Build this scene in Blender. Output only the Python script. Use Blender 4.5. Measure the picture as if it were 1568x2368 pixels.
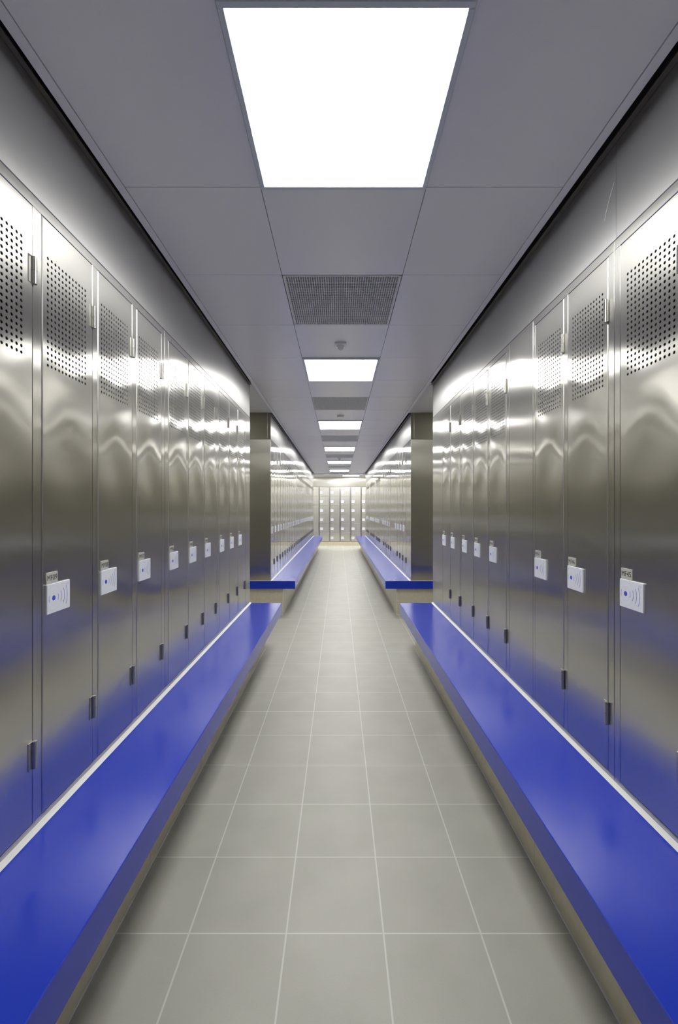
import bpy, bmesh, math, random
from mathutils import Vector, Matrix
random.seed(4)
PI = math.pi
S = bpy.context.scene
for o in list(bpy.data.objects): bpy.data.objects.remove(o)

# ------------------------------------------------------------------ measures (metres, camera above the origin, looking along +Y)
H = 1.308            # eye height
CEIL = 2.478
XL, XR = -0.840, 0.889      # locker faces
BL, BR = -0.538, 0.575      # bench front edges
PL, PR = -0.690, 0.716      # plinth faces
BENCH = 0.425; BT = 0.096
LB, LT = 0.433, 2.173       # locker bottom / top
DB, DT = 0.447, 2.140       # door bottom / top
A0, A1 = -1.80, 4.181       # near rows
B0, B1 = 5.448, 14.69       # far rows
FW = 16.08                  # far locker wall
WX = 2.0                    # side walls
F = 1023.0
def dl(px): return -XL * F / (783.5 - px)
def dr(px): return XR * F / (px - 783.5)

# ------------------------------------------------------------------ camera
cd = bpy.data.cameras.new('camera'); cam = bpy.data.objects.new('camera', cd)
S.collection.objects.link(cam); S.camera = cam
cam.location = (0, 0, H); cam.rotation_euler = (PI / 2, 0, 0)
cd.sensor_fit = 'HORIZONTAL'; cd.sensor_width = 36.0
cd.lens = F / 1568 * 36.0
cd.shift_x = 0.5 / 1568; cd.shift_y = -6.0 / 1568
cd.clip_start = 0.02; cd.clip_end = 100
# ------------------------------------------------------------------ world, exposure
w = bpy.data.worlds.new('world'); S.world = w; w.use_nodes = True
w.node_tree.nodes['Background'].inputs[0].default_value = (0.5, 0.5, 0.5, 1)
w.node_tree.nodes['Background'].inputs[1].default_value = 0.02
S.view_settings.view_transform = 'Standard'; S.view_settings.look = 'None'
S.view_settings.gamma = 1.0; S.view_settings.use_curve_mapping = False
S.view_settings.exposure = 0.0
LAMP = 22.0

# ------------------------------------------------------------------ materials
def mat(name, col, rough=0.5, metal=0.0, spec=0.5, coat=0.0):
    m = bpy.data.materials.new(name); m.use_nodes = True
    b = m.node_tree.nodes['Principled BSDF']
    b.inputs['Base Color'].default_value = (*col, 1); b.inputs['Roughness'].default_value = rough
    b.inputs['Metallic'].default_value = metal; b.inputs['Specular IOR Level'].default_value = spec
    b.inputs['Coat Weight'].default_value = coat
    return m
def N(m, t, **k):
    n = m.node_tree.nodes.new(t)
    for a, v in k.items(): setattr(n, a, v)
    return n
def L(m, a, b): m.node_tree.links.new(a, b)
def bsdf(m): return m.node_tree.nodes['Principled BSDF']
def math_(m, op, a, b=None, c=None):
    n = N(m, 'ShaderNodeMath', operation=op)
    for i, v in enumerate((a, b, c)):
        if v is None: continue
        if isinstance(v, (int, float)): n.inputs[i].default_value = v
        else: L(m, v, n.inputs[i])
    return n.outputs[0]
def noise(m, vec, scale, detail=2.0, rough=0.5):
    n = N(m, 'ShaderNodeTexNoise'); n.inputs['Scale'].default_value = scale
    n.inputs['Detail'].default_value = detail; n.inputs['Roughness'].default_value = rough
    L(m, vec, n.inputs['Vector']); return n.outputs['Fac']
def mapping(m, vec, scale):
    n = N(m, 'ShaderNodeMapping'); n.inputs['Scale'].default_value = scale
    L(m, vec, n.inputs['Vector']); return n.outputs[0]
def ramp(m, fac, c0, c1, p0=0.3, p1=0.7):
    r = N(m, 'ShaderNodeValToRGB'); r.color_ramp.elements[0].position = p0; r.color_ramp.elements[1].position = p1
    r.color_ramp.elements[0].color = (*c0, 1); r.color_ramp.elements[1].color = (*c1, 1)
    L(m, fac, r.inputs[0]); return r.outputs[0]
def bump(m, h, strength, dist):
    n = N(m, 'ShaderNodeBump'); n.inputs['Strength'].default_value = strength; n.inputs['Distance'].default_value = dist
    L(m, h, n.inputs['Height']); L(m, n.outputs[0], bsdf(m).inputs['Normal']); return n

def steel(name, col, rough, aniso, wave=0.0, door=False, tight=0.15, share=0.42):
    """brushed stainless steel, grain running vertically"""
    m = mat(name, col, rough, 1.0)
    b = bsdf(m); b.inputs['Anisotropic'].default_value = aniso
    g = N(m, 'ShaderNodeNewGeometry')
    x = N(m, 'ShaderNodeVectorMath', operation='CROSS_PRODUCT'); L(m, g.outputs['Normal'], x.inputs[0]); x.inputs[1].default_value = (0, 0, 1)
    a = N(m, 'ShaderNodeVectorMath', operation='ADD'); L(m, x.outputs[0], a.inputs[0]); a.inputs[1].default_value = (0.002, 0.0013, 0)
    nn = N(m, 'ShaderNodeVectorMath', operation='NORMALIZE'); L(m, a.outputs[0], nn.inputs[0])
    L(m, nn.outputs[0], b.inputs['Tangent'])
    tc = N(m, 'ShaderNodeTexCoord')
    gr = noise(m, mapping(m, tc.outputs['Object'], (90, 90, 1.2)), 1.0, 3.0)
    L(m, math_(m, 'MULTIPLY_ADD', gr, 0.012, rough - 0.006), b.inputs['Roughness'])
    if wave > 0:
        h = noise(m, mapping(m, tc.outputs['Object'], (1.6, 1.6, 2.6)), 1.0, 1.0)
        if door:
            s = N(m, 'ShaderNodeSeparateXYZ'); L(m, tc.outputs['Object'], s.inputs[0])
            u = math_(m, 'COSINE', math_(m, 'MULTIPLY', math_(m, 'SUBTRACT', s.outputs[0], 0.127), 2 * PI / 0.27))
            zz = math_(m, 'COSINE', math_(m, 'MULTIPLY', math_(m, 'SUBTRACT', s.outputs[2], 1.25), 11.0))
            e = math_(m, 'MULTIPLY', math_(m, 'SUBTRACT', s.outputs[2], 1.12), 4.5)
            e = math_(m, 'EXPONENT', math_(m, 'MULTIPLY', math_(m, 'MULTIPLY', e, e), -1.0))
            t = math_(m, 'MULTIPLY', math_(m, 'MULTIPLY', u, zz), e)
            h = math_(m, 'MULTIPLY_ADD', t, 0.20, h)
        bump(m, h, 1.0, wave)
    # second, tighter lobe: the polished tops of the grain
    b2 = N(m, 'ShaderNodeBsdfPrincipled'); b2.inputs['Base Color'].default_value = (*col, 1); b2.inputs['Metallic'].default_value = 1.0
    b2.inputs['Roughness'].default_value = tight
    b2.inputs['Anisotropic'].default_value = 0.9; L(m, nn.outputs[0], b2.inputs['Tangent'])
    if b.inputs['Normal'].is_linked: L(m, b.inputs['Normal'].links[0].from_socket, b2.inputs['Normal'])
    out = m.node_tree.nodes['Material Output']; mx = N(m, 'ShaderNodeMixShader'); mx.inputs[0].default_value = share
    L(m, b.outputs[0], mx.inputs[1]); L(m, b2.outputs[0], mx.inputs[2]); L(m, mx.outputs[0], out.inputs[0])
    return m

M = {}
M['door'] = steel('brushed_steel_door', (0.70, 0.686, 0.63), 0.28, 1.0, 0.012, True)
M['frame'] = steel('brushed_steel_frame', (0.70, 0.686, 0.63), 0.28, 1.0, 0.004)
M['panel'] = steel('brushed_steel_panel', (0.70, 0.686, 0.63), 0.28, 1.0, 0.006)
M['frieze'] = steel('satin_steel_frieze', (0.52, 0.515, 0.50), 0.29, 1.0, 0.003, tight=0.50, share=0.45)
bsdf(M['frieze']).inputs['Metallic'].default_value = 0.7
M['door_far'] = steel('grazing_steel_door', (0.74, 0.725, 0.665), 0.24, 1.0, 0.006, True, tight=0.10, share=0.7)  # same locker steel, lighter and sharper to imitate grazing reflections
M['frame_far'] = steel('grazing_steel_frame', (0.74, 0.725, 0.665), 0.24, 1.0, 0.003, tight=0.10, share=0.7)  # far frames lightened likewise, reflected light put into the material
M['box_door'] = steel('satin_box_door', (0.80, 0.79, 0.74), 0.45, 0.5, 0.004, tight=0.25, share=0.3)
M['bronze'] = mat('bronze_grey_sheet', (0.24, 0.225, 0.17), 0.5, 0.35)
M['shadow_trim'] = mat('dark_bronze_trim', (0.16, 0.145, 0.12), 0.4, 0.6)
M['edge'] = mat('edge_highlight_steel', (0.78, 0.77, 0.73), 0.34, 1.0)  # brighter steel on the chamfers: edge highlight lines put into the colour
M['hinge'] = mat('hinge_steel', (0.50, 0.49, 0.46), 0.28, 1.0)
M['plate'] = mat('plate_steel', (0.50, 0.50, 0.46), 0.45, 0.0)
M['reader'] = mat('white_reader_plastic', (0.80, 0.82, 0.88), 0.35)
M['blueink'] = mat('blue_ink', (0.06, 0.08, 0.62), 0.4)
M['faintink'] = mat('faint_ink', (0.66, 0.69, 0.80), 0.4)
M['redink'] = mat('faint_red_ink', (0.80, 0.50, 0.52), 0.4)
M['logo'] = mat('faint_lilac_ink', (0.72, 0.70, 0.86), 0.4)
M['ink'] = mat('black_ink', (0.03, 0.03, 0.03), 0.5)
M['bead'] = mat('white_sealant', (0.74, 0.75, 0.72), 0.4)
M['dark'] = mat('dark_plenum', (0.03, 0.03, 0.03), 0.9)
M['white'] = mat('white_plastic', (0.8, 0.8, 0.8), 0.35)
M['lampframe'] = mat('white_lamp_frame', (0.62, 0.66, 0.72), 0.35)
M['grille'] = mat('grille_white_metal', (0.75, 0.75, 0.77), 0.45)
M['trim'] = mat('ceiling_trim_white', (0.84, 0.83, 0.86), 0.42)

# ceiling panels: painted metal, slightly bowed
m = M['ceiling'] = mat('ceiling_painted_metal', (0.82, 0.81, 0.84), 0.27, 0.0, 0.8)
tc = N(m, 'ShaderNodeTexCoord')
wv = noise(m, mapping(m, tc.outputs['Object'], (0.6, 2.2, 1)), 1.0, 1.0)
fn = noise(m, tc.outputs['Object'], 260.0, 2.0)
bump(m, math_(m, 'MULTIPLY_ADD', fn, 0.03, wv), 0.6, 0.010)

# lamp diffuser
m = M['diffuser'] = bpy.data.materials.new('lit_diffuser'); m.use_nodes = True
nt = m.node_tree; nt.nodes.clear()
e = nt.nodes.new('ShaderNodeEmission'); e.inputs[0].default_value = (1.0, 0.995, 0.985, 1); e.inputs[1].default_value = LAMP
oo = nt.nodes.new('ShaderNodeOutputMaterial'); nt.links.new(e.outputs[0], oo.inputs[0])

for k_, f_ in (('diffuser_far', 1.2), ('diffuser_11', 1.0), ('diffuser_15', 1.1), ('diffuser_19', 1.15), ('diffuser_cross', 0.2)):
    m = M[k_] = M['diffuser'].copy(); m.name = 'lit_diffuser'; m.node_tree.nodes['Emission'].inputs[1].default_value = LAMP * f_

# blue solid-surface bench
m = M['blue'] = mat('blue_solid_surface', (0.020, 0.042, 0.50), 0.24, 0.0, 0.40)
tc = N(m, 'ShaderNodeTexCoord')
n1 = noise(m, mapping(m, tc.outputs['Object'], (3.0, 1.2, 1)), 1.6, 1.0)
L(m, ramp(m, n1, (0.006, 0.034, 0.47), (0.010, 0.040, 0.52), 0.0, 1.0), bsdf(m).inputs['Base Color'])
bsdf(m).inputs['Roughness'].default_value = 0.22

def tiles(m, axes, phase, pitch, gw, grout, tile_in, rough_t, rough_g):
    """grout lines on a regular grid in world coordinates"""
    g = N(m, 'ShaderNodeNewGeometry'); s = N(m, 'ShaderNodeSeparateXYZ'); L(m, g.outputs['Position'], s.inputs[0])
    lines = None
    for ax, ph, pt in zip(axes, phase, pitch):
        v = math_(m, 'DIVIDE', math_(m, 'SUBTRACT', s.outputs[ax], ph), pt)
        v = math_(m, 'ABSOLUTE', math_(m, 'SUBTRACT', math_(m, 'FRACT', math_(m, 'ADD', v, 0.5)), 0.5))
        v = math_(m, 'LESS_THAN', math_(m, 'MULTIPLY', v, pt), gw[ax] / 2)
        lines = v if lines is None else math_(m, 'MAXIMUM', lines, v)
    mx = N(m, 'ShaderNodeMix', data_type='RGBA'); L(m, lines, mx.inputs[0])
    L(m, tile_in, mx.inputs[6]); mx.inputs[7].default_value = (*grout, 1)
    L(m, mx.outputs[2], bsdf(m).inputs['Base Color'])
    return lines, g
m = M['floor'] = mat('stoneware_floor_tiles', (0.4, 0.39, 0.35), 0.42)
g = N(m, 'ShaderNodeNewGeometry')
n1 = noise(m, g.outputs['Position'], 5.0, 3.0); n2 = noise(m, g.outputs['Position'], 420.0, 2.0)
sp = math_(m, 'MULTIPLY_ADD', n2, 0.45, math_(m, 'MULTIPLY', n1, 0.55))
tile_col = ramp(m, sp, (0.435, 0.428, 0.368), (0.50, 0.492, 0.428), 0.35, 0.65)
ln, _ = tiles(m, (0, 1), (-0.162, 1.3647), (0.3000, 0.2995), {0: 0.0052, 1: 0.0042}, (0.66, 0.66, 0.60), tile_col, .4, .7)
bump(m, math_(m, 'MULTIPLY_ADD', ln, -0.6, math_(m, 'MULTIPLY', n2, 0.05)), 0.5, 0.0015)
m = M['plinth'] = mat('beige_plinth_tiles', (0.5, 0.45, 0.33), 0.38)
g = N(m, 'ShaderNodeNewGeometry'); n1 = noise(m, g.outputs['Position'], 30.0, 3.0)
pc = ramp(m, n1, (0.58, 0.535, 0.40), (0.64, 0.60, 0.46))
tiles(m, (1,), (1.62,), (0.60,), {1: 0.0025}, (0.36, 0.34, 0.27), pc, .4, .7)
m = M['wall'] = mat('pale_wall_tiles', (0.52, 0.50, 0.43), 0.45)
g = N(m, 'ShaderNodeNewGeometry'); n1 = noise(m, g.outputs['Position'], 20.0, 3.0)
pc = ramp(m, n1, (0.50, 0.48, 0.41), (0.55, 0.53, 0.46))
tiles(m, (2,), (0.0,), (0.30,), {2: 0.003}, (0.36, 0.35, 0.31), pc, .4, .7)

# ------------------------------------------------------------------ mesh helpers
def box(bm, a, b, mi=0, bev=0.0):
    a2 = [min(p, q) for p, q in zip(a, b)]; b2 = [max(p, q) for p, q in zip(a, b)]
    vs = [bm.verts.new((x, y, z)) for x in (a2[0], b2[0]) for y in (a2[1], b2[1]) for z in (a2[2], b2[2])]
    fs = [bm.faces.new([vs[i] for i in f]) for f in ((0, 1, 3, 2), (4, 6, 7, 5), (0, 4, 5, 1), (2, 3, 7, 6), (0, 2, 6, 4), (1, 5, 7, 3))]
    for f in fs: f.material_index = mi
    if bev > 0:
        es = list({e for f in fs for e in f.edges})
        r = bmesh.ops.bevel(bm, geom=es, offset=bev, segments=1, profile=0.5, affect='EDGES')
        for f in r['faces']: f.material_index = mi
    return fs
def cyl(bm, c, r, h, axis='z', seg=20, mi=0, r2=None):
    rot = {'z': Matrix.Identity(4), 'y': Matrix.Rotation(PI / 2, 4, 'X'), 'x': Matrix.Rotation(PI / 2, 4, 'Y')}[axis]
    g = bmesh.ops.create_cone(bm, cap_ends=True, segments=seg, radius1=r, radius2=r if r2 is None else r2, depth=h, matrix=Matrix.Translation(c) @ rot)
    for v in g['verts']:
        for f in v.link_faces: f.material_index = mi
def dome(bm, c, r, sz, mi=0, seg=20):
    g = bmesh.ops.create_uvsphere(bm, u_segments=seg, v_segments=12, radius=r, matrix=Matrix.Translation(c) @ Matrix.Scale(sz, 4, (0, 0, 1)))
    for v in g['verts']:
        for f in v.link_faces: f.material_index = mi; f.smooth = True
def prism_y(bm, prof, y0, y1, mi=0):
    a = [bm.verts.new((x, y0, z)) for x, z in prof]; b = [bm.verts.new((x, y1, z)) for x, z in prof]
    n = len(prof); fs = [bm.faces.new(a), bm.faces.new(b[::-1])]
    for i in range(n): fs.append(bm.faces.new((a[i], b[i], b[(i + 1) % n], a[(i + 1) % n])))
    for f in fs: f.material_index = mi
def mesh(name, bm, mats):
    bmesh.ops.recalc_face_normals(bm, faces=bm.faces)
    me = bpy.data.meshes.new(name); bm.to_mesh(me); bm.free()
    for k in (mats if isinstance(mats, (list, tuple)) else [mats]): me.materials.append(M[k])
    return me
def add(name, me, parent=None, loc=(0, 0, 0), rz=0.0, **props):
    o = bpy.data.objects.new(name, me); S.collection.objects.link(o)
    o.location = loc; o.rotation_euler = (0, 0, rz)
    if parent: o.parent = parent
    for k, v in props.items(): o[k] = v
    return o
def obj(name, bm, mats, parent=None, **props): return add(name, mesh(name, bm, mats), parent, **props)
def thing(name, label, cat, loc=(0, 0, 0), rz=0.0, group=None):
    p = dict(label=label, category=cat)
    if group: p['group'] = group
    return add(name, None, None, loc, rz, **p)
def struct(name, bm, mats, label=None):
    return obj(name, bm, mats, None, kind='structure', **({'label': label} if label else {}))

# ------------------------------------------------------------------ the room
bm = bmesh.new(); box(bm, (-WX, A0, -0.1), (WX, FW + 0.5, 0)); struct('floor', bm, 'floor', 'grey stoneware tile floor with pale grout lines')
bm = bmesh.new(); box(bm, (-WX - .1, A0 - .1, -.1), (-WX, FW + .5, 2.75)); struct('wall_left', bm, 'wall', 'pale wall at the left end of the cross aisles')
bm = bmesh.new(); box(bm, (WX, A0 - .1, -.1), (WX + .1, FW + .5, 2.75)); struct('wall_right', bm, 'wall', 'pale wall at the right end of the cross aisles')
bm = bmesh.new(); box(bm, (-WX, A0 - .1, -.1), (WX, A0, 2.75)); struct('wall_back', bm, 'wall', 'pale wall behind the viewpoint')
bm = bmesh.new(); box(bm, (-WX, FW + .45, -.1), (WX, FW + .55, 2.75)); struct('wall_far', bm, 'wall', 'wall behind the far box lockers')

# ceiling: three strips of square metal panels, openings where lamps and grilles sit
CX0, CX1 = -0.284, 0.318
CP = 0.6014; C0 = 1.6066
EL, ER = -0.807, 0.845      # outer edges of ceiling over the aisle
TL, TR = -0.777, 0.815
CEND = 14.37
def row(n): return C0 + n * CP
rows = list(range(-6, 22))
gap = 0.0012
bm = bmesh.new()
for n in rows:
    y0, y1 = row(n) + gap, row(n + 1) - gap
    y0 = max(y0, A0); y1 = min(y1, CEND)
    if y1 <= y0 + .01: continue
    box(bm, (TL + .001, y0, CEIL), (CX0 - .0010, y1, CEIL + .02), 0, 0.0012)
    box(bm, (CX1 + .0010, y0, CEIL), (TR - .001, y1, CEIL + .02), 0, 0.0012)
    if n % 4 not in (3, 1) or n == -5:
        box(bm, (CX0 + .0010, y0, CEIL), (CX1 - .0010, y1, CEIL + .02), 0, 0.0012)
# cross aisle ceilings
SC = 2.500
for x0, x1 in ((-WX, EL), (ER, WX)):
    lx = -1.882 if x0 < 0 else 1.298; ly = 4.518
    box(bm, (x0, A1 - .02, SC), (x1, ly, SC + .02)); box(bm, (x0, ly + CP, SC), (x1, B0 + .02, SC + .02))
    box(bm, (x0, ly, SC), (lx, ly + CP, SC + .02)); box(bm, (lx + CX1 - CX0, ly, SC), (x1, ly + CP, SC + .02))
# far cross aisle ceiling, with an opening for its lamp
FX0, FX1, FY0, FY1 = 0.122, 0.714, 14.93, 15.52
box(bm, (-WX, 14.90, CEIL), (WX, FY0, CEIL + .02)); box(bm, (-WX, FY1, CEIL), (WX, FW + .45, CEIL + .02))
for a, b in ((-WX, -1.752), (-1.752 + FX1 - FX0, FX0), (FX1, 1.338), (1.338 + FX1 - FX0, WX)):
    box(bm, (a, FY0, CEIL), (b, FY1, CEIL + .02))
ce = struct('ceiling', bm, 'ceiling', 'grey painted metal panel ceiling')
bm = bmesh.new()
box(bm, (EL, A0, CEIL - .003), (TL - .001, CEND, CEIL + .022), 0, .001)
obj('edge_trim', bm, 'trim', ce)
bm = bmesh.new()
box(bm, (TR + .001, A0, CEIL - .003), (ER, CEND, CEIL + .022), 0, .001)
obj('edge_trim', bm, 'trim', ce)
for a_, b_ in ((XL + .0005, XL + .016), (XR - .018, XR - .0005)):
    for q0, q1 in ((A0, A1 - .015), (B0 + .015, CEND)):
        bm = bmesh.new(); box(bm, (a_, q0, CEIL + .004), (b_, q1, CEIL + .012), 0, .001)
        obj('shadow_trim', bm, 'shadow_trim', ce, label='dark bronze edge profile')
bm = bmesh.new(); box(bm, (-WX, CEND, CEIL - .022), (WX, 14.90, CEIL + .02), 0, .004)
obj('cross_trim', bm, 'trim', ce, label='pale bulkhead strip across the far end of the ceiling')
bm = bmesh.new(); box(bm, (-WX - .1, A0 - .1, 2.62), (WX + .1, FW + .55, 2.72)); obj('plenum_slab', bm, 'dark', ce)

# ------------------------------------------------------------------ ceiling lamps
def lamp_meshes(w_, d_, dm='diffuser'):
    bm = bmesh.new(); z0, z1 = -.012, .01; f = .016
    for a, b in (((0, 0), (w_, f)), ((0, d_ - f), (w_, d_)), ((0, f), (f, d_ - f)), ((w_ - f, f), (w_, d_ - f))):
        box(bm, (a[0], a[1], z0), (b[0], b[1], z1), 0, .0015)
    fr = mesh('lamp_frame', bm, 'lampframe')
    bm = bmesh.new(); box(bm, (f, f, -.008), (w_ - f, d_ - f, -.004)); di = mesh('diffuser', bm, dm)
    bm = bmesh.new(); box(bm, (.002, .002, .011), (w_ - .002, d_ - .002, .06), 0, .003); ho = mesh('housing', bm, 'white')
    return fr, di, ho
LM = lamp_meshes(CX1 - CX0 - .004, CP - .004)
def lamp(x, y, ms, label, group='square ceiling light panels'):
    t = thing('ceiling_light', label, 'ceiling light', (x, y, CEIL), 0, group)
    for nme, me in zip(('lamp_frame', 'diffuser', 'housing'), ms): add(nme, me, t)
    return t
lab = {-1: 'largest square light panel, at the top of the picture, nearest the viewpoint',
       3: 'square light panel just beyond the sensor, second from the viewpoint', 7: 'square light panel above the cross aisle, third from the viewpoint',
       11: 'square light panel fourth from the viewpoint, over the far rows', 15: 'square light panel fifth from the viewpoint, over the far rows',
       19: 'last centred light panel before the pale bulkhead strip'}
for n in lab:
    ms = LM if n < 11 else (LM[0], LM[1].copy(), LM[2])
    if n >= 11: ms[1].materials[0] = M['diffuser_%d' % n]
    lamp(CX0 + .002, row(n) + .002, ms, lab[n])
LMC = (LM[0], LM[1].copy(), LM[2]); LMC[1].materials[0] = M['diffuser_cross']
for x_, l_ in ((-1.88, 'left'), (1.30, 'right')):  # unseen panels, added to brighten the near cross aisle
    lamp(x_, 4.52, LMC, 'added light panel in the near cross aisle, unseen behind the near %s locker row' % l_).location.z = SC
LM2 = lamp_meshes(FX1 - FX0 - .004, FY1 - FY0 - .004, 'diffuser_far')
lamp(FX0 + .002, FY0 + .002, LM2, 'off-centre light panel beyond the pale bulkhead strip, above the box lockers')
for x_, l_ in ((-1.75, 'left'), (1.34, 'right')):  # two more unseen panels added to lift the far end's brightness
    lamp(x_, FY0 + .002, LM2, 'added light panel in the far cross aisle, unseen behind the %s locker row' % l_)

# ------------------------------------------------------------------ egg-crate grilles
gw_, gd_ = CX1 - CX0 - .006, CP - .006
bm = bmesh.new(); nb = 50; px = gw_ / nb; py = gd_ / nb; t_ = .0036
for i in range(nb + 1):
    box(bm, (i * px - (t_ / 2 if 0 < i < nb else (0 if i == 0 else t_)), 0, 0), (i * px + (t_ / 2 if 0 < i < nb else (t_ if i == 0 else 0)), gd_, .0018))
for j in range(nb + 1):
    box(bm, (0, j * py - (t_ / 2 if 0 < j < nb else (0 if j == 0 else t_)), .0001), (gw_, j * py + (t_ / 2 if 0 < j < nb else (t_ if j == 0 else 0)), .0016))
for a, b in (((0, 0), (gw_, .011)), ((0, gd_ - .011), (gw_, gd_)), ((0, 0), (.009, gd_)), ((gw_ - .009, 0), (gw_, gd_))):
    box(bm, (a[0], a[1], -.0008), (b[0], b[1], .007))
GR = mesh('grille_mesh', bm, 'grille')
bm = bmesh.new(); box(bm, (.002, .002, .03), (gw_ - .002, gd_ - .002, .10)); GD = mesh('dark_backing', bm, 'dark')  # black backing box, stands in for the darkness behind the bars
gl = {1: 'largest ceiling ventilation grille, between the nearest light and the sensor', 5: 'ceiling ventilation grille second from the viewpoint',
      9: 'ceiling ventilation grille third from the viewpoint', 13: 'ceiling ventilation grille fourth from the viewpoint, over the far rows',
      17: 'farthest ceiling ventilation grille, before the last centred light'}
for n in gl:
    t = thing('ceiling_grille', gl[n], 'vent', (CX0 + .003, row(n) + .003, CEIL), 0, 'perforated square ceiling grilles')
    add('grille_mesh', GR, t); add('dark_backing', GD, t)

# ------------------------------------------------------------------ ceiling sensors
def sensor(y, x, label, kind):
    t = thing('ceiling_sensor', label, 'sensor', (x, y, CEIL), 0, 'small white ceiling sensors')
    bm = bmesh.new()
    if kind == 'square':
        box(bm, (-.041, -.041, -.014), (.041, .041, 0), 0, .003); obj('base_plate', bm, 'white', t)
        bm = bmesh.new(); cyl(bm, (0, 0, -.018), .027, .01); cyl(bm, (0, 0, -.026), .020, .008)
        obj('collar', bm, 'white', t)
        bm = bmesh.new(); dome(bm, (0, 0, -.030), .019, 1.0); obj('lens', bm, 'white', t)
    else:
        cyl(bm, (0, 0, -.006), .045, .012, seg=32); obj('base_plate', bm, 'white', t)
        bm = bmesh.new(); cyl(bm, (0, 0, -.018), .038, .014, seg=32, r2=.042); obj('cap', bm, 'white', t)
sensor(3.13, .012, 'white motion sensor with square base and domed lens, nearest the viewpoint', 'square')
sensor(5.52, .02, 'flat round white detector between the second grille and third light', 'round')
sensor(10.15, .012, 'small motion sensor with square base between two far light panels', 'square')
sensor(14.15 + .0, .012, 'farthest small sensor in front of the pale bulkhead strip', 'square')

# ------------------------------------------------------------------ benches
def bench(side, y0, y1, label):
    s = -1 if side == 'L' else 1
    fr, pl, lk = (BL, PL, XL) if side == 'L' else (BR, PR, XR)
    back = s * (WX - .002)
    t = thing('bench', label, 'bench', (0, 0, 0), 0, 'long blue benches below the lockers')
    bm = bmesh.new(); box(bm, (fr, y0, BENCH - BT), (back, y1, BENCH), 0, .0022); obj('seat', bm, 'blue', t)
    o0 = 0.045 if y0 > 0 else 0; o1 = 0.045
    bm = bmesh.new(); box(bm, (pl, y0 + o0, 0), (back, y1 - o1, BENCH - BT)); obj('plinth', bm, 'plinth', t)
    bm = bmesh.new()
    if y0 > 0: box(bm, (pl - s * .0, y0 + o0 - .003, 0), (pl + s * .007, y0 + o0 + .004, BENCH - BT - .001))
    box(bm, (pl - s * .003, y0 + o0 - .001, 0), (pl + s * .002, y1 - o1 + .001, .006))
    if y0 > 0: box(bm, (pl, y0 + o0 - .004, 0), (back, y0 + o0, .006))
    obj('plinth_trim', bm, 'bead', t)
    bm = bmesh.new(); r = .016
    prism_y(bm, [(lk, BENCH), (lk - s * r, BENCH), (lk - s * r * .55, BENCH + .0045), (lk - s * .002, BENCH + .0078), (lk, BENCH + .0078)], y0 + (.002 if y0 > 0 else 0), y1 - .002)
    if y0 > 0: box(bm, (lk, y0 + .001, BENCH), (back, y0 + .006, BENCH + .0078))
    obj('sealant_line', bm, 'bead', t, label='white sealant line')
bench('L', A0 + .002, A1, 'long blue bench in the left foreground below the near left lockers')
bench('R', A0 + .002, A1, 'long blue bench in the right foreground below the near right lockers')
bench('L', B0, B1, 'blue bench along the far left lockers, beyond the cross aisle')
bench('R', B0, B1, 'blue bench along the far right lockers, beyond the cross aisle')

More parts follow.
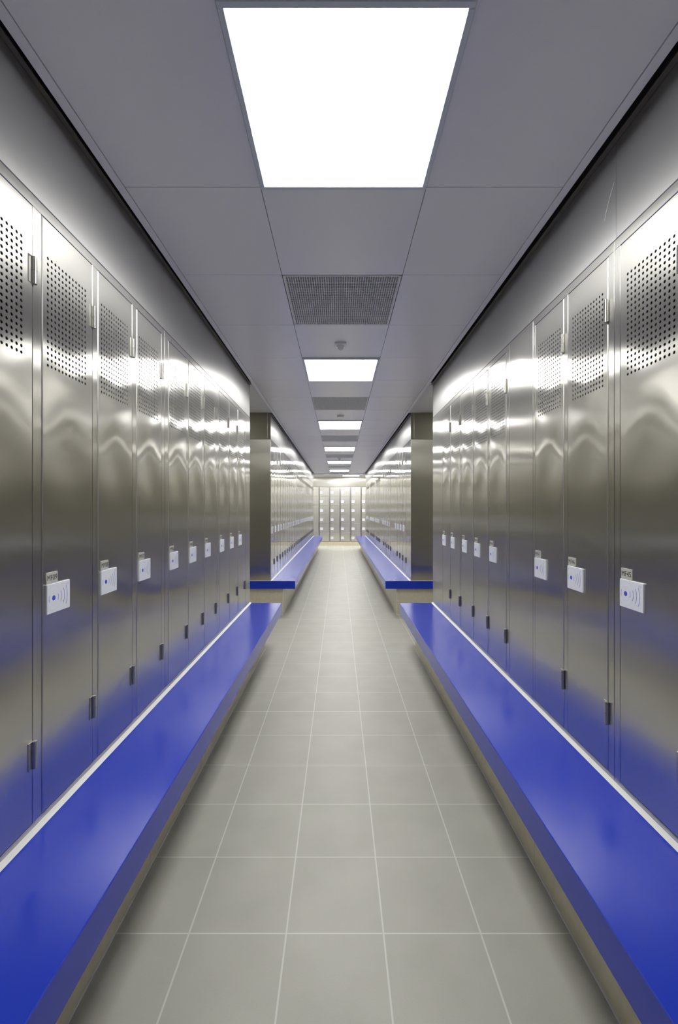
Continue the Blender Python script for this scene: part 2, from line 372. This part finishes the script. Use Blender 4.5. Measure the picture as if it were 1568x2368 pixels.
# ------------------------------------------------------------------ locker parts (front faces -Y, width along +X, origin at lower left of front)
DW = 0.2545; DH = DT - DB
PP = 0.0171; HR = 0.0045
def door_mesh(w_, h_, ml=None, perf=True):
    bm = bmesh.new(); c = .0024; yf = -.0014; th = .018
    def q(*p): return bm.faces.new([bm.verts.new(v) for v in p])
    x0, x1, z0, z1 = c, w_ - c, c, h_ - c
    if perf:
        px0 = ml - PP / 2; px1 = px0 + 12 * PP
        pz1 = (2.0314 - DB) + PP / 2; pz0 = pz1 - 19 * PP
        for a, b, e, f in ((x0, x1, z0, pz0), (x0, x1, pz1, z1), (x0, px0, pz0, pz1), (px1, x1, pz0, pz1)):
            q((a, yf, e), (b, yf, e), (b, yf, f), (a, yf, f))
        ns = 16
        for i in range(12):
            for j in range(19):
                cx = px0 + (i + .5) * PP; cz = pz0 + (j + .5) * PP; hp = PP / 2
                cor = [bm.verts.new((cx + hp * sx, yf, cz + hp * sz)) for sx, sz in ((1, 1), (-1, 1), (-1, -1), (1, -1))]
                ring = [bm.verts.new((cx + HR * math.cos(2 * PI * k / ns), yf, cz + HR * math.sin(2 * PI * k / ns))) for k in range(ns)]
                rin = [bm.verts.new((cx + HR * math.cos(2 * PI * k / ns), yf + .0022, cz + HR * math.sin(2 * PI * k / ns))) for k in range(ns)]
                for s_ in range(4):
                    k0 = 2 + 4 * s_
                    vs = [ring[(k0 + k) % ns] for k in range(5)]
                    A, B = cor[s_], cor[(s_ + 1) % 4]
                    bm.faces.new([A, vs[0], vs[1], vs[2]]); bm.faces.new([A, vs[2], B]); bm.faces.new([B, vs[2], vs[3], vs[4]])
                for k in range(ns):
                    f = bm.faces.new((ring[k], ring[(k + 1) % ns], rin[(k + 1) % ns], rin[k])); f.material_index = 1; f.smooth = True
    else:
        q((x0, yf, z0), (x1, yf, z0), (x1, yf, z1), (x0, yf, z1))
    R1 = [(x0, yf, z0), (x1, yf, z0), (x1, yf, z1), (x0, yf, z1)]
    R2 = [(0, yf + c, 0), (w_, yf + c, 0), (w_, yf + c, h_), (0, yf + c, h_)]
    R3 = [(0, th, 0), (w_, th, 0), (w_, th, h_), (0, th, h_)]
    for k in range(4):
        for P, Q in ((R1, R2), (R2, R3)):
            q(P[k], P[(k + 1) % 4], Q[(k + 1) % 4], Q[k]).material_index = 2
    for f in bm.faces: f.normal_update()
    # orient without recalc (open sheet)
    me = bpy.data.meshes.new('door'); 
    bmesh.ops.recalc_face_normals(bm, faces=bm.faces)
    bm.to_mesh(me); bm.free(); me.materials.append(M['door']); me.materials.append(M['hinge']); me.materials.append(M['edge'])
    return me
DML = door_mesh(DW, DH, .0236); DMR = door_mesh(DW, DH, .037)
DMLF = DML.copy(); DMLF.materials[0] = M['door_far']; DMRF = DMR.copy(); DMRF.materials[0] = M['door_far']

def hinge_mesh():
    bm = bmesh.new()
    cyl(bm, (0, -.006, .0185), .0065, .0362, seg=16); cyl(bm, (0, -.006, .0565), .0065, .0362, seg=16)
    cyl(bm, (0, -.006, .0375), .0045, .004, seg=12); cyl(bm, (0, -.006, .0375), .0072, .0009, seg=16)
    box(bm, (-.020, -.0035, .0), (-.003, -.0012, .075), 0, .0004)
    return mesh('hinge', bm, 'hinge')
HM = hinge_mesh()

def reader_mesh():
    bm = bmesh.new(); W_, H_ = .107, .086; y = -.0077
    box(bm, (0, -.0075, 0), (W_, -.0014, H_), 0, .0010)
    cx, cz = .029, .0435
    def flat(pts, mi): 
        f = bm.faces.new([bm.verts.new((p[0], y, p[1])) for p in pts]); f.material_index = mi
    def arc(r, a0, a1, wd, mi, n=24, yy=0):
        for k in range(n):
            t0 = a0 + (a1 - a0) * k / n; t1 = a0 + (a1 - a0) * (k + 1) / n
            pts = [(cx + (r - wd / 2) * math.cos(t0), cz + (r - wd / 2) * math.sin(t0)), (cx + (r + wd / 2) * math.cos(t0), cz + (r + wd / 2) * math.sin(t0)),
                   (cx + (r + wd / 2) * math.cos(t1), cz + (r + wd / 2) * math.sin(t1)), (cx + (r - wd / 2) * math.cos(t1), cz + (r - wd / 2) * math.sin(t1))]
            if all(.001 < p[0] < W_ - .001 and .001 < p[1] < H_ - .001 for p in pts): flat(pts, mi)
    flat([(cx + .0076 * math.cos(2 * PI * k / 28), cz + .0076 * math.sin(2 * PI * k / 28)) for k in range(28)], 1)
    for r in (.0214, .0358, .050): arc(r, .48, 2 * PI - .48, .0006, 2, 60)
    for r in (.0214, .0358, .050, .0638): arc(r, -.45, .45, .0016, 1, 18)
    arc(.0214, PI - .45, PI + .45, .0016, 1, 12)
    flat([(cx + .0016 * math.cos(2 * PI * k / 12), cz + .0135 + .0016 * math.sin(2 * PI * k / 12)) for k in range(12)], 3)
    flat([(.094 + .0085 * math.cos(2 * PI * k / 24), .0755 + .0042 * math.sin(2 * PI * k / 24)) for k in range(24)], 4)
    me = bpy.data.meshes.new('card_reader'); bmesh.ops.recalc_face_normals(bm, faces=[f for f in bm.faces if f.material_index == 0])
    for f in bm.faces:
        if f.material_index and f.normal.y > 0: f.normal_flip()
    bm.normal_update()
    for f in bm.faces:
        if f.material_index and f.normal.y > 0: f.normal_flip()
    bm.to_mesh(me); bm.free()
    for k in ('reader', 'blueink', 'faintink', 'redink', 'logo'): me.materials.append(M[k])
    return me
RM = reader_mesh()

def plate_mesh(text):
    bm = bmesh.new(); box(bm, (0, -.0042, 0), (.051, -.0012, .033), 0, .0003)
    if text:
        cu = bpy.data.curves.new('t', 'FONT'); cu.body = text; cu.size = .0235; cu.extrude = .00012; cu.space_character = 1.02
        to = bpy.data.objects.new('t', cu); S.collection.objects.link(to)
        dg = bpy.context.evaluated_depsgraph_get(); tm = bpy.data.meshes.new_from_object(to.evaluated_get(dg))
        xs = [v.co.x for v in tm.vertices]; zs = [v.co.y for v in tm.vertices]
        sx = .043 / (max(xs) - min(xs)); x0 = min(xs); z0 = min(zs)
        tm.transform(Matrix(((sx, 0, 0, .004 - x0 * sx), (0, 0, -1, -.0044), (0, 1.0, 0, .009 - z0), (0, 0, 0, 1))))
        old = set(bm.faces); bm.from_mesh(tm)
        for f in bm.faces:
            if f not in old: f.material_index = 1
        bpy.data.objects.remove(to); bpy.data.curves.remove(cu); bpy.data.meshes.remove(tm)
    me = bpy.data.meshes.new('number_plate'); bm.to_mesh(me); bm.free()
    me.materials.append(M['plate']); me.materials.append(M['ink']); return me
PLAIN = plate_mesh('')

LHT = LT - LB; DZ = DB - LB
def bank(label, side, y0, y1, doors, names=None, group='stainless steel locker banks'):
    """y0 near end, y1 far end, doors = list of (near edge, far edge) in depth order; built in viewer coordinates"""
    if side == 'L':
        t = thing('locker_bank', label, 'lockers', (XL, y0, LB), PI / 2, group)
        us = [(a - y0) for a, b in doors]
        ro = doors; dm = DML
    else:
        t = thing('locker_bank', label, 'lockers', (XR, y1, LB), -PI / 2, group)
        us = [(y1 - b) for a, b in doors]; dm = DMR
    W_ = y1 - y0 - .0012; D_ = .52; far = y0 > B0
    if far: dm = DMLF if side == 'L' else DMRF
    ws = [b - a for a, b in doors]
    bm = bmesh.new(); g = .0022; bv = .0009
    box(bm, (.0006, 0, 0), (W_, .02, DZ - g), 0, bv)
    box(bm, (.0006, 0, DZ + DH + g), (W_, .02, LHT), 0, bv)
    order = sorted(range(len(us)), key=lambda i: us[i])
    cur = .0006
    for i in order:
        e_ = us[i] - g
        if e_ > cur + .001: box(bm, (cur, 0, DZ - g), (e_, .02, DZ + DH + g), 0, bv)
        if cur > .01: box(bm, ((cur + e_) / 2 - .001, .021, .004), ((cur + e_) / 2 + .001, D_, LHT - .004))
        cur = us[i] + ws[i] + g
    box(bm, (cur, 0, DZ - g), (W_, .02, DZ + DH + g), 0, bv)
    # carcass
    box(bm, (.0006, .0201, 0), (.0026, D_, LHT)); box(bm, (W_ - .002, .0201, 0), (W_, D_, LHT))
    box(bm, (.003, .0201, 0), (W_ - .0024, D_, .003)); box(bm, (.003, .0201, LHT - .003), (W_ - .0024, D_, LHT))
    box(bm, (.0006, D_, 0), (W_, D_ + .002, LHT))
    obj('locker_frame', bm, 'frame_far' if far else 'frame', t)
    for k, u in enumerate(us):
        d = add('door', dm, t, (u, 0, DZ))
        if abs(ws[k] - DW) > 1e-6: d.scale = (ws[k] / DW, 1, 1)
        w_ = DW
        add('hinge', HM, d, (w_ + .001, 0, 1.925 - DB)); add('hinge', HM, d, (w_ + .001, 0, .599 - DB))
        off = .0115 if side == 'L' else .0075
        add('card_reader', RM, d, (off, 0, 1.006 - DB), label='white card reader with blue waves')
        add('number_plate', plate_mesh(names[k]) if names else PLAIN, d, (off + .0015, 0, 1.0925 - DB))
    return t

# near left row, depths from the photograph
pL = [(1.2517, 1.2517 + DW), (1.5415, 1.5415 + DW), (1.8375, 1.8375 + DW)]
near = [(.957 - .0, .957 + DW)]
j1, j2, j3 = dl(381), dl(499.5), dl(570)
bank('steel locker bank at the left edge, with doors MF10, MF09, MF08 and MF07', 'L', .925, j1, near + pL, ['MF10', 'MF09', 'MF08', 'MF07'])
d06 = [2.178, 2.468, 2.758]
bank('steel locker bank on the near left with doors MF06, MF05 and MF04', 'L', j1, 3.052, [(a, a + DW) for a in d06], ['MF06', 'MF05', 'MF04'])
d03 = [3.098, 3.389, 3.680]
bank('steel locker bank with doors MF03, MF02 and MF01 by the left cross aisle corner', 'L', 3.052, 3.975, [(a, a + DW) for a in d03], ['MF03', 'MF02', 'MF01'])
def plain_bank(label, side, y0, n, names=None):
    p = .2915; m_ = (p - DW) / 2
    return bank(label, side, y0, y0 + n * p, [(y0 + i * p + m_, y0 + i * p + m_ + DW) for i in range(n)], names)
for y0, nm in ((.925 - 1.166, ['MF14', 'MF13', 'MF12', 'MF11']), (.925 - 2.332, ['MF18', 'MF17', 'MF16', 'MF15'])):
    plain_bank('steel locker bank on the left behind the viewpoint with doors %s to %s' % (nm[0], nm[-1]), 'L', y0, 4, nm)
# near right row
r46 = [1.4600, 1.7470]
bank('steel locker bank at the right edge, its visible door numbered MF45', 'R', dr(1420.7) - 1.184, dr(1420.7), [(1.1414 - .2915 * k, 1.1414 - .2915 * k + DW) for k in (3, 2, 1, 0)], ['MF42', 'MF43', 'MF44', 'MF45'])
bank('steel two-door locker bank with MF46 and MF47, next to the plain filler panel', 'R', dr(1420.7), 2.024, [(a, a + DW) for a in r46], ['MF46', 'MF47'])
r48 = [2.347, 2.635, 2.922]
bank('steel locker bank beyond the right filler panel with doors MF48, MF49 and MF50', 'R', 2.305, 3.208, [(a, a + DW) for a in r48], ['MF48', 'MF49', 'MF50'])
r51 = [3.240, 3.520]
bank('steel locker bank with doors MF51 and MF52 by the right cross aisle corner', 'R', 3.208, 3.785, [(a, a + DW) for a in r51], ['MF51', 'MF52'])
y0 = dr(1420.7) - 1.184 - 1.166
plain_bank('steel locker bank on the right behind the viewpoint with doors MF38 to MF41', 'R', y0, 4, ['MF38', 'MF39', 'MF40', 'MF41'])

def filler(side, y0, y1, label, z0=LB, z1=LT, name='filler_panel', m_='panel', group=None):
    s = -1 if side == 'L' else 1; X = XL if side == 'L' else XR
    if m_ == 'panel' and y0 > B0: m_ = 'frame_far'
    bm = bmesh.new(); y0 += .0008; y1 -= .0008
    box(bm, (0, 0, 0), (y1 - y0, .018, z1 - z0), 0, .0012)
    me = mesh(name, bm, m_)
    p = dict(label=label, category='panel')
    if group: p['group'] = group
    if side == 'L': add(name, me, None, (X, y0, z0), PI / 2, **p)
    else: add(name, me, None, (X, y1, z0), -PI / 2, **p)
filler('L', 3.975, A1 - .013, 'narrow plain steel panel ending the near left row')
filler('R', 2.024, 2.305, 'plain steel filler panel between doors MF47 and MF48')
filler('R', 3.785, A1 - .013, 'plain steel panel ending the near right row')
filler('L', A0 + .003, .925 - 2.332, 'plain steel panel on the left behind the viewpoint')
filler('R', A0 + .003, y0, 'plain steel panel on the right behind the viewpoint')

# far rows
ordn = ['first', 'second', 'third', 'fourth', 'fifth', 'sixth', 'seventh', 'last']
y = B0 + .014
for k in range(8):
    n = 4 if k < 7 else 3
    plain_bank('steel locker bank in the far left row, %s from the cross aisle' % ordn[k], 'L', y, n); y += n * .2915
filler('L', y, B1 - .013, 'plain steel panel ending the far left row')
segs = [(5.835, 4), (7.57, 5), (9.58, 4), (11.12, 5), (13.10, 4)]
prev = B0 + .013
fl = ['plain steel panel beside the end panel of the far right row', 'plain steel panel between the first two banks of the far right row',
      'plain steel panel between the second and third banks of the far right row', 'plain steel panel between the third and fourth banks of the far right row',
      'plain steel panel between the last two banks of the far right row']
for k, (ys, n) in enumerate(segs):
    filler('R', prev, ys, fl[k])
    plain_bank('steel locker bank in the far right row, %s from the cross aisle' % (ordn[k] if k < 4 else 'last'), 'R', ys, n); prev = ys + n * .2915
filler('R', prev, B1 - .013, 'plain steel panel at the far end of the far right row')

# frieze panels above the lockers
fz = [('L', A0 + .003, dl(375), 'dark grey frieze panel above the lockers at the upper left edge'), ('L', dl(375), A1 - .013, 'frieze panel above lockers MF06 to MF01'),
      ('R', A0 + .003, dr(1424.5), 'dark grey frieze panel above locker MF45 at the upper right edge'), ('R', dr(1424.5), A1 - .013, 'long frieze panel above lockers MF46 to MF52')]
bl = [B0 + .013, 7.755, 10.5, 12.2, B1 - .013]; br = [B0 + .013, 8.40, 10.9, 12.8, B1 - .013]
for k in range(4):
    fz.append(('L', bl[k], bl[k + 1], 'frieze panel over the far left row, %s from the cross aisle' % ordn[k]))
    fz.append(('R', br[k], br[k + 1], 'frieze panel over the far right row, %s from the cross aisle' % ordn[k]))
for s_, a, b, lb in fz: filler(s_, a, b, lb, LT + .002, 2.60, 'frieze_panel', 'frieze', 'grey frieze panels above the lockers')

# end panels closing the rows towards the cross aisles
def endp(side, y, face, label):
    s = -1 if side == 'L' else 1; X = XL if side == 'L' else XR; X2 = s * (WX - .003)
    a = y if face < 0 else y - .012
    t = thing('row_end_cladding', label, 'panel', (X, a, LB), 0, 'steel claddings closing the locker rows')
    bm = bmesh.new(); box(bm, (0, 0, 0), (X2 - X, .012, LT - .001 - LB), 0, .0015)
    obj('end_panel', bm, 'panel', t)
    top = (SC - .001 if y in (A1, B0) else CEIL - .025) - LB
    bm = bmesh.new(); box(bm, (0, 0, LT + .001 - LB), (X2 - X, .012, top), 0, .0012)
    obj('end_frieze', bm, 'bronze', t, label='darker frieze section')
    if face < 0:
        bm = bmesh.new(); box(bm, (s * .035, -.003, LT + .012 - LB), (s * .041, 0, top - .004)); obj('joint_strip', bm, 'panel', t)
endp('L', B0, -1, 'tall brushed steel end panel facing the viewer left of the aisle')
endp('R', B0, -1, 'tall brushed steel end panel facing the viewer right of the aisle')
endp('L', A1, 1, 'steel end panel of the near left row facing the cross aisle')
endp('R', A1, 1, 'steel end panel of the near right row facing the cross aisle')
endp('L', B1, 1, 'steel end panel at the far end of the far left row')
endp('R', B1, 1, 'steel end panel at the far end of the far right row')

# curled protective film strip hanging from the joint in the right frieze
bm = bmesh.new(); yj = dr(1424.5)
pts = []
for k in range(15):
    t = k / 14; pts.append((XR - .004 - .014 * math.sin(t * PI * .6), yj + .004 + .030 * t * t, 2.36 - .105 * t))
for side_ in (0, 1): pass
va = [bm.verts.new((p[0], p[1] - .0009, p[2])) for p in pts]; vb = [bm.verts.new((p[0], p[1] + .0009, p[2])) for p in pts]
vc = [bm.verts.new((p[0] + .0006, p[1] - .0009, p[2])) for p in pts]; vd = [bm.verts.new((p[0] + .0006, p[1] + .0009, p[2])) for p in pts]
for k in range(14):
    for P, Q in ((va, vb), (vb, vd), (vd, vc), (vc, va)): bm.faces.new((P[k], P[k + 1], Q[k + 1], Q[k]))
fo = obj('film_strip', bm, 'white'); fo['label'] = 'thin curled strip of protective film on the upper right frieze joint'; fo['category'] = 'film'

# ------------------------------------------------------------------ far wall of box lockers
bm = bmesh.new(); box(bm, (-WX + .002, FW, 0), (WX - .002, FW + .44, .130)); o = obj('locker_plinth', bm, 'plinth'); o['label'] = 'low beige plinth under the far box lockers'; o['category'] = 'plinth'
bm = bmesh.new(); FT = 2.128; CB = .132
box(bm, (-WX + .002, FW + .005, FT + .012), (WX - .002, FW + .025, CEIL - .001), 0, .001)
o = obj('far_frieze_panel', bm, 'panel'); o['label'] = 'steel panel between the far box lockers and the ceiling'; o['category'] = 'panel'
bm = bmesh.new(); box(bm, (-WX + .002, FW - .006, FT), (WX - .002, FW + .03, FT + .011), 0, .001)
o = obj('cornice_rail', bm, 'frame'); o['label'] = 'thin steel rail along the top of the far box lockers'; o['category'] = 'rail'
BW = .3815; bh = (FT - CB - .02) / 6
BD = door_mesh(BW - .046, bh - .006, perf=False); BD.materials[0] = M['box_door']
xs = [-.7115 + (k - 3) * BW for k in range(9)]
cl = {3: 'leftmost fully visible column of box lockers on the far wall', 4: 'second column of box lockers on the far wall, left of centre',
      5: 'third column of box lockers on the far wall, below the bright reflection', 6: 'rightmost visible column of box lockers on the far wall'}
for k, x in enumerate(xs):
    if x + BW > WX: continue
    t = thing('box_locker_column', cl.get(k, 'column of box lockers on the far wall, hidden %s' % (['at the far left', 'left of the next one', 'beside the left bench end', '', '', '', '', 'beside the right bench end', 'at the far right'][k])),
              'lockers', (x, FW, CB), 0, 'columns of box lockers on the far wall')
    bm = bmesh.new()
    box(bm, (.0005, .001, 0), (.021, .02, FT - CB)); box(bm, (BW - .021, .001, 0), (BW - .0005, .02, FT - CB))
    for r in range(7): box(bm, (.021, .001, max(0, r * bh + .008)), (BW - .021, .02, r * bh + .0135))
    box(bm, (.0005, .0201, 0), (.0025, .42, FT - CB)); box(bm, (BW - .0025, .0201, 0), (BW - .0005, .42, FT - CB)); box(bm, (.003, .40, 0), (BW - .003, .42, FT - CB))
    obj('locker_frame', bm, 'frame', t)
    bm = bmesh.new(); box(bm, (-.012, -.006, 0), (.012, .001, FT - CB), 0, .001); obj('post', bm, 'hinge', t)
    for r in range(6):
        d = add('door', BD, t, (.023, 0, .013 + r * bh + .003))
        add('card_reader', RM, d, (.006, 0, .085)); add('number_plate', PLAIN, d, (.008, 0, .1715))
